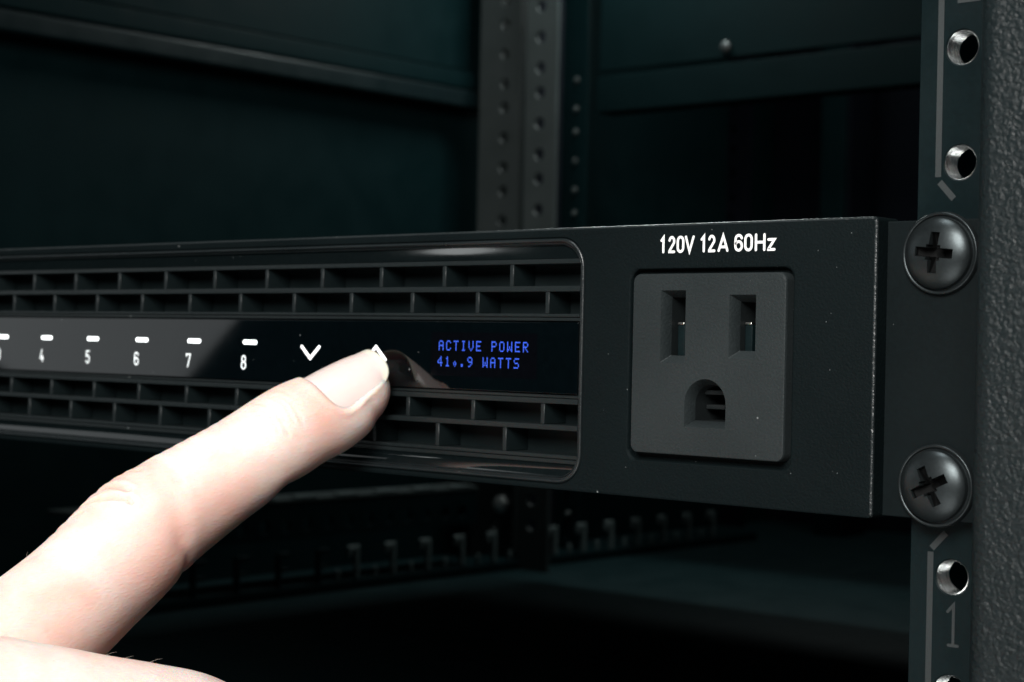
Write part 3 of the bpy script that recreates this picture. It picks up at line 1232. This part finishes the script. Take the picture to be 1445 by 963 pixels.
# local finger coordinates for vertices close to the index finger
near = np.where((co[:, 1] > -95))[0]
pc_ = co[near]
best = np.full(len(near), 1e9)
bi = np.zeros(len(near), int)
for i in range(len(ss)):
    d = np.abs(((pc_ - ICP[i, :3]) * TAN[i]).sum(1)) * 1.0 + 0.02 * np.linalg.norm(pc_ - ICP[i, :3], axis=1)
    k = d < best
    best[k] = d[k]
    bi[k] = i
# refine s linearly
rel = pc_ - ICP[bi, :3]
al = (rel * TAN[bi]).sum(1)
sv = ss[bi] + al
dc = (rel * DD[bi]).sum(1)
ec = (rel * EE[bi]).sum(1)
th = np.arctan2(ec, dc)
rad = np.hypot(dc, ec)
on_index = (rad < ICP[bi, 3] * 1.25 + 0.8)
deg = np.degrees(th)
degc = deg + 18.0            # same angle counted from the middle of the lit side
disp = np.zeros(len(near))
tint = np.zeros(len(near))


def crease(pts, depth, width, bulge=0.35):
    """a furrow along a polyline given in (s mm, theta degrees)"""
    global disp
    P = [(a, b_ * 0.155) for a, b_ in pts]      # degrees to mm on a 9 mm finger
    x, y = sv, degc * 0.155
    dmin = np.full(len(x), 1e9)
    for (ax, ay), (bx, by) in zip(P[:-1], P[1:]):
        L2 = (bx - ax) ** 2 + (by - ay) ** 2
        t = np.clip(((x - ax) * (bx - ax) + (y - ay) * (by - ay)) / L2, 0, 1)
        dd_ = np.hypot(x - ax - t * (bx - ax), y - ay - t * (by - ay))
        dmin = np.minimum(dmin, dd_)
    global tint
    tint = tint + depth * np.exp(-(dmin / (width * .9)) ** 2)
    disp += -depth * np.exp(-(dmin / width) ** 2) + depth * bulge * np.exp(-((dmin - 2.2 * width) / (1.1 * width)) ** 2)


crease([(53.6, 82), (52.6, 55), (51.8, 25), (51.9, 12)], .52, .45)
crease([(57.4, 85), (56.6, 60), (54.8, 30), (53.0, 5), (53.2, -2)], .58, .45)
crease([(60.6, 85), (60.0, 62), (58.6, 40)], .5, .45)
crease([(49.6, 85), (48.6, 55), (47.6, 35)], .34, .5)
crease([(63.2, 85), (62.6, 60)], .20, .5)
crease([(46.2, 50), (47.4, 20), (48.4, -15), (50.4, -45), (52.5, -70)], .20, 1.6, .3)
crease([(44.0, 45), (44.6, 20), (45.6, -10)], .16, 1.0)
crease([(51.6, -88), (52.4, -110), (52.0, -140), (52, -180)], .20, 1.2)

crease([(27.0, -112), (27.4, -150), (27, -180)], .30, 2.2)
for k in range(7):
    a = 19.5 + 1.05 * k
    crease([(a + .5, 52 - 9 * (k * 3 % 4)), (a + .25 * (k % 2), 25), (a - .2, 0), (a + .7, -16 - 9 * (k * 2 % 3))], .06 + .03 * (k * 5 % 3), .30, .2)
for k in range(6):
    a = 30 + 2.3 * k
    crease([(a, 70), (a + .6, 30)], .06, .4, .2)
# nail bed
NC, NBB, NFF, NHW = 7.6, 7.3, 7.3, 66.0     # middle of the nail, reach to its base, reach to its free edge, half width (degrees)


def nail_ends(q):
    """s of the base and of the free edge of the nail at the relative width q"""
    k = np.sqrt(np.maximum(0.0, 1 - np.minimum(1, np.abs(q)) ** 3.0))
    m = np.sqrt(np.maximum(0.0, 1 - np.minimum(1, np.abs(q)) ** 4.4))
    return NC + NBB * k, NC - NFF * m


qq = deg / NHW
ax_ = np.where(sv > NC, np.abs(sv - NC) / NBB, 0)
rad_n = (np.abs(qq) ** 3.0 + ax_ ** 2.0) ** 0.42
dist_n = (rad_n - 1) * 7.5                      # rough distance to the nail outline in mm
dist_n = np.where(sv < 0.5, 9, dist_n)
inside = 1 / (1 + np.exp(dist_n / 0.16))
disp += -(0.50 + 0.55 / (1 + np.exp((sv - 7.5) / 1.2))) * inside
fade = 1 / (1 + np.exp(-(sv - 3.5) / .8))
disp += 0.24 * np.exp(-((dist_n - .75) / .6) ** 2) * fade * np.where(deg > 0, .12, 1.0)
disp *= on_index
co[near] += no[near] * disp[:, None]
fl = 0.75 * np.exp(-((sv - 57) / 10) ** 2) * np.exp(-((degc + 70) / 40) ** 2) + 0.45 * np.exp(-((sv - 16.5) / 4) ** 2) * np.exp(-((degc + 20) / 60) ** 2) \
    + 0.35 * np.exp(-((sv - 42) / 8) ** 2) * np.exp(-((degc + 55) / 30) ** 2) + .3 * np.exp(-((sv - 50) / 4) ** 2) * np.exp(-((degc - 40) / 22) ** 2) \
    + 0.9 * np.exp(-((sv - 5) / 8) ** 2) * np.exp(-((degc + 105) / 28) ** 2) + .5 * np.exp(-((sv - 80) / 12) ** 2) * np.exp(-((degc + 80) / 40) ** 2)
flush[near] = np.clip((fl + 1.1 * tint) * on_index, 0, 1)
hand_me.vertices.foreach_set('co', (co * S).ravel())
fa = hand_me.attributes.new('flush', 'FLOAT', 'POINT')
fa.data.foreach_set('value', flush)
hand_me.materials.clear()
hand_me.materials.append(M_SKIN)
hand_me.update()
for p in hand_me.polygons:
    pass
hand_me.polygons.foreach_set('use_smooth', [True] * len(hand_me.polygons))
hand = bpy.data.objects.new('person', hand_me)
COL.objects.link(hand)
hand['label'] = 'bare hand of a light skinned person, index finger pressing the up arrow'
hand['category'] = 'person'

# nail plate
NAIL_R = float(np.interp(12.0, ss, ICP[:, 3])) * 0.95
bm = bmesh.new()
NS, NT = 44, 44
grid = []
fe = []


def at(s):
    i = min(len(ss) - 1.001, max(0, s / 0.5))
    k = int(i)
    f = i - k
    return (ICP[k] * (1 - f) + ICP[k + 1] * f), TAN[k], DD[k], EE[k]


Cb, Tb, Db, Eb = at(12.0)
for i in range(NS + 1):
    row = []
    for j in range(NT + 1):
        td = -NHW + 2 * NHW * j / NT
        q = td / NHW
        s_b, s_e = nail_ends(q)
        s_b = s_b + .15
        t = i / NS
        s = s_b + (s_e - s_b) * t
        # straight axis extrapolated from the last phalanx, nail curving slightly down to its free edge
        Cx = Cb[:3] - Tb * (12.0 - s)
        drop = 0.034 * (12.0 - s) + 0.0052 * max(0, 12.0 - s) ** 2
        r = NAIL_R - drop - 0.12 * (abs(q) ** 6)
        if s < 9:
            k = max(0.0, min(1.0, (9 - s) / 5)) * abs(q) ** 1.6 * (1.0 if q < 0 else 0.55)
            r_skin = float(np.interp(max(s, 2.6), ss, ICP[:, 3])) * float(cross_r(s, math.radians(td))) + .10
            r = r * (1 - k) + min(r, r_skin) * k
        if t < .06:
            r -= .22 * (1 - t / .06)
        tr = math.radians(td)
        p = Cx + r * (math.cos(tr) * Db + math.sin(tr) * Eb)
        row.append(bm.verts.new(Vector(p)))
    grid.append(row)
for i in range(NS):
    for j in range(NT):
        bm.faces.new((grid[i][j], grid[i + 1][j], grid[i + 1][j + 1], grid[i][j + 1]))
bm.normal_update()
ext = bmesh.ops.solidify(bm, geom=list(bm.faces), thickness=0.42)
org = Vector(Cb[:3])
for v in bm.verts:
    v.co = v.co * S
bmesh.ops.recalc_face_normals(bm, faces=bm.faces)
nme = bpy.data.meshes.new('fingernail')
bm.to_mesh(nme)
bm.free()
vals = np.zeros(len(nme.vertices))
cc = np.empty(len(nme.vertices) * 3)
nme.vertices.foreach_get('co', cc)
cc = cc.reshape(-1, 3) / S
rel = cc - Cb[:3]
s_ = 12.0 + (rel * Tb).sum(1)
q_ = np.degrees(np.arctan2((rel * Eb).sum(1), (rel * Db).sum(1))) / NHW
edge = nail_ends(q_)[1]
vals = np.clip((1.7 - (s_ - edge)) / .8, 0, 1) * (s_ < NC)
fa = nme.attributes.new('free_edge', 'FLOAT', 'POINT')
fa.data.foreach_set('value', vals)
nme.materials.append(M_NAIL)
nme.polygons.foreach_set('use_smooth', [True] * len(nme.polygons))
nail = bpy.data.objects.new('fingernail', nme)
COL.objects.link(nail)
nail.parent = hand

# fine hairs on the back of the finger and knuckle
bm = bmesh.new()
rng = random.Random(3)


def hair(p, d, up, ln):
    p = np.array(p, float)
    side = np.cross(d, up)
    side /= np.linalg.norm(side)
    prev = None
    for k in range(6):
        t = k / 5
        c = p + d * ln * t + up * (ln * .30 * math.sin(t * 1.6))
        w = 0.022 * (1 - t * .8)
        vs = [bm.verts.new(Vector(c + w * (side * math.cos(a) + up * math.sin(a)))) for a in (0, 2.09, 4.19)]
        if prev:
            for i in range(3):
                bm.faces.new((prev[i], prev[(i + 1) % 3], vs[(i + 1) % 3], vs[i]))
        prev = vs


for k in range(14):
    s = rng.uniform(60, 84)
    i = int(s / .5)
    a = math.radians(rng.uniform(20, 95))
    nrm = math.cos(a) * DD[i] + math.sin(a) * EE[i]
    p = ICP[i, :3] + nrm * (ICP[i, 3] * cross_r(s, a) - .15)
    d = -TAN[i] * 0.8 + EE[i] * rng.uniform(.1, .5) + DD[i] * rng.uniform(-.3, .1)
    d = d / np.linalg.norm(d)
    hair(p, d, nrm, rng.uniform(.7, 1.5))
MF = catmull([(-87.5, -86.0, -28.8, 10.9), (-84.0, -78.5, -29.4, 10.2), (-81.5, -71, -31.2, 10.0), (-79.6, -63, -33.0, 9.8)], 20)
for k in range(16):
    i = rng.randrange(5, len(MF) - 4)
    T = MF[i + 1, :3] - MF[i, :3]
    T /= np.linalg.norm(T)
    up = np.array([0, 0, 1.0])
    up -= up.dot(T) * T
    up /= np.linalg.norm(up)
    sd = np.cross(T, up)
    a = math.radians(rng.uniform(-35, 35))
    nrm = math.cos(a) * up + math.sin(a) * sd
    p = MF[i, :3] + nrm * (MF[i, 3] - .1)
    d = T * .9 + sd * rng.uniform(-.3, .3) + up * .1
    hair(p, d / np.linalg.norm(d), nrm, rng.uniform(1.2, 2.4))
for v in bm.verts:
    v.co = v.co * S
hme = bpy.data.meshes.new('fine_hair')
bm.to_mesh(hme)
bm.free()
hme.materials.append(M_HAIR)
ho = bpy.data.objects.new('fine_hair', hme)
COL.objects.link(ho)
ho.parent = hand
ho['kind'] = 'stuff'
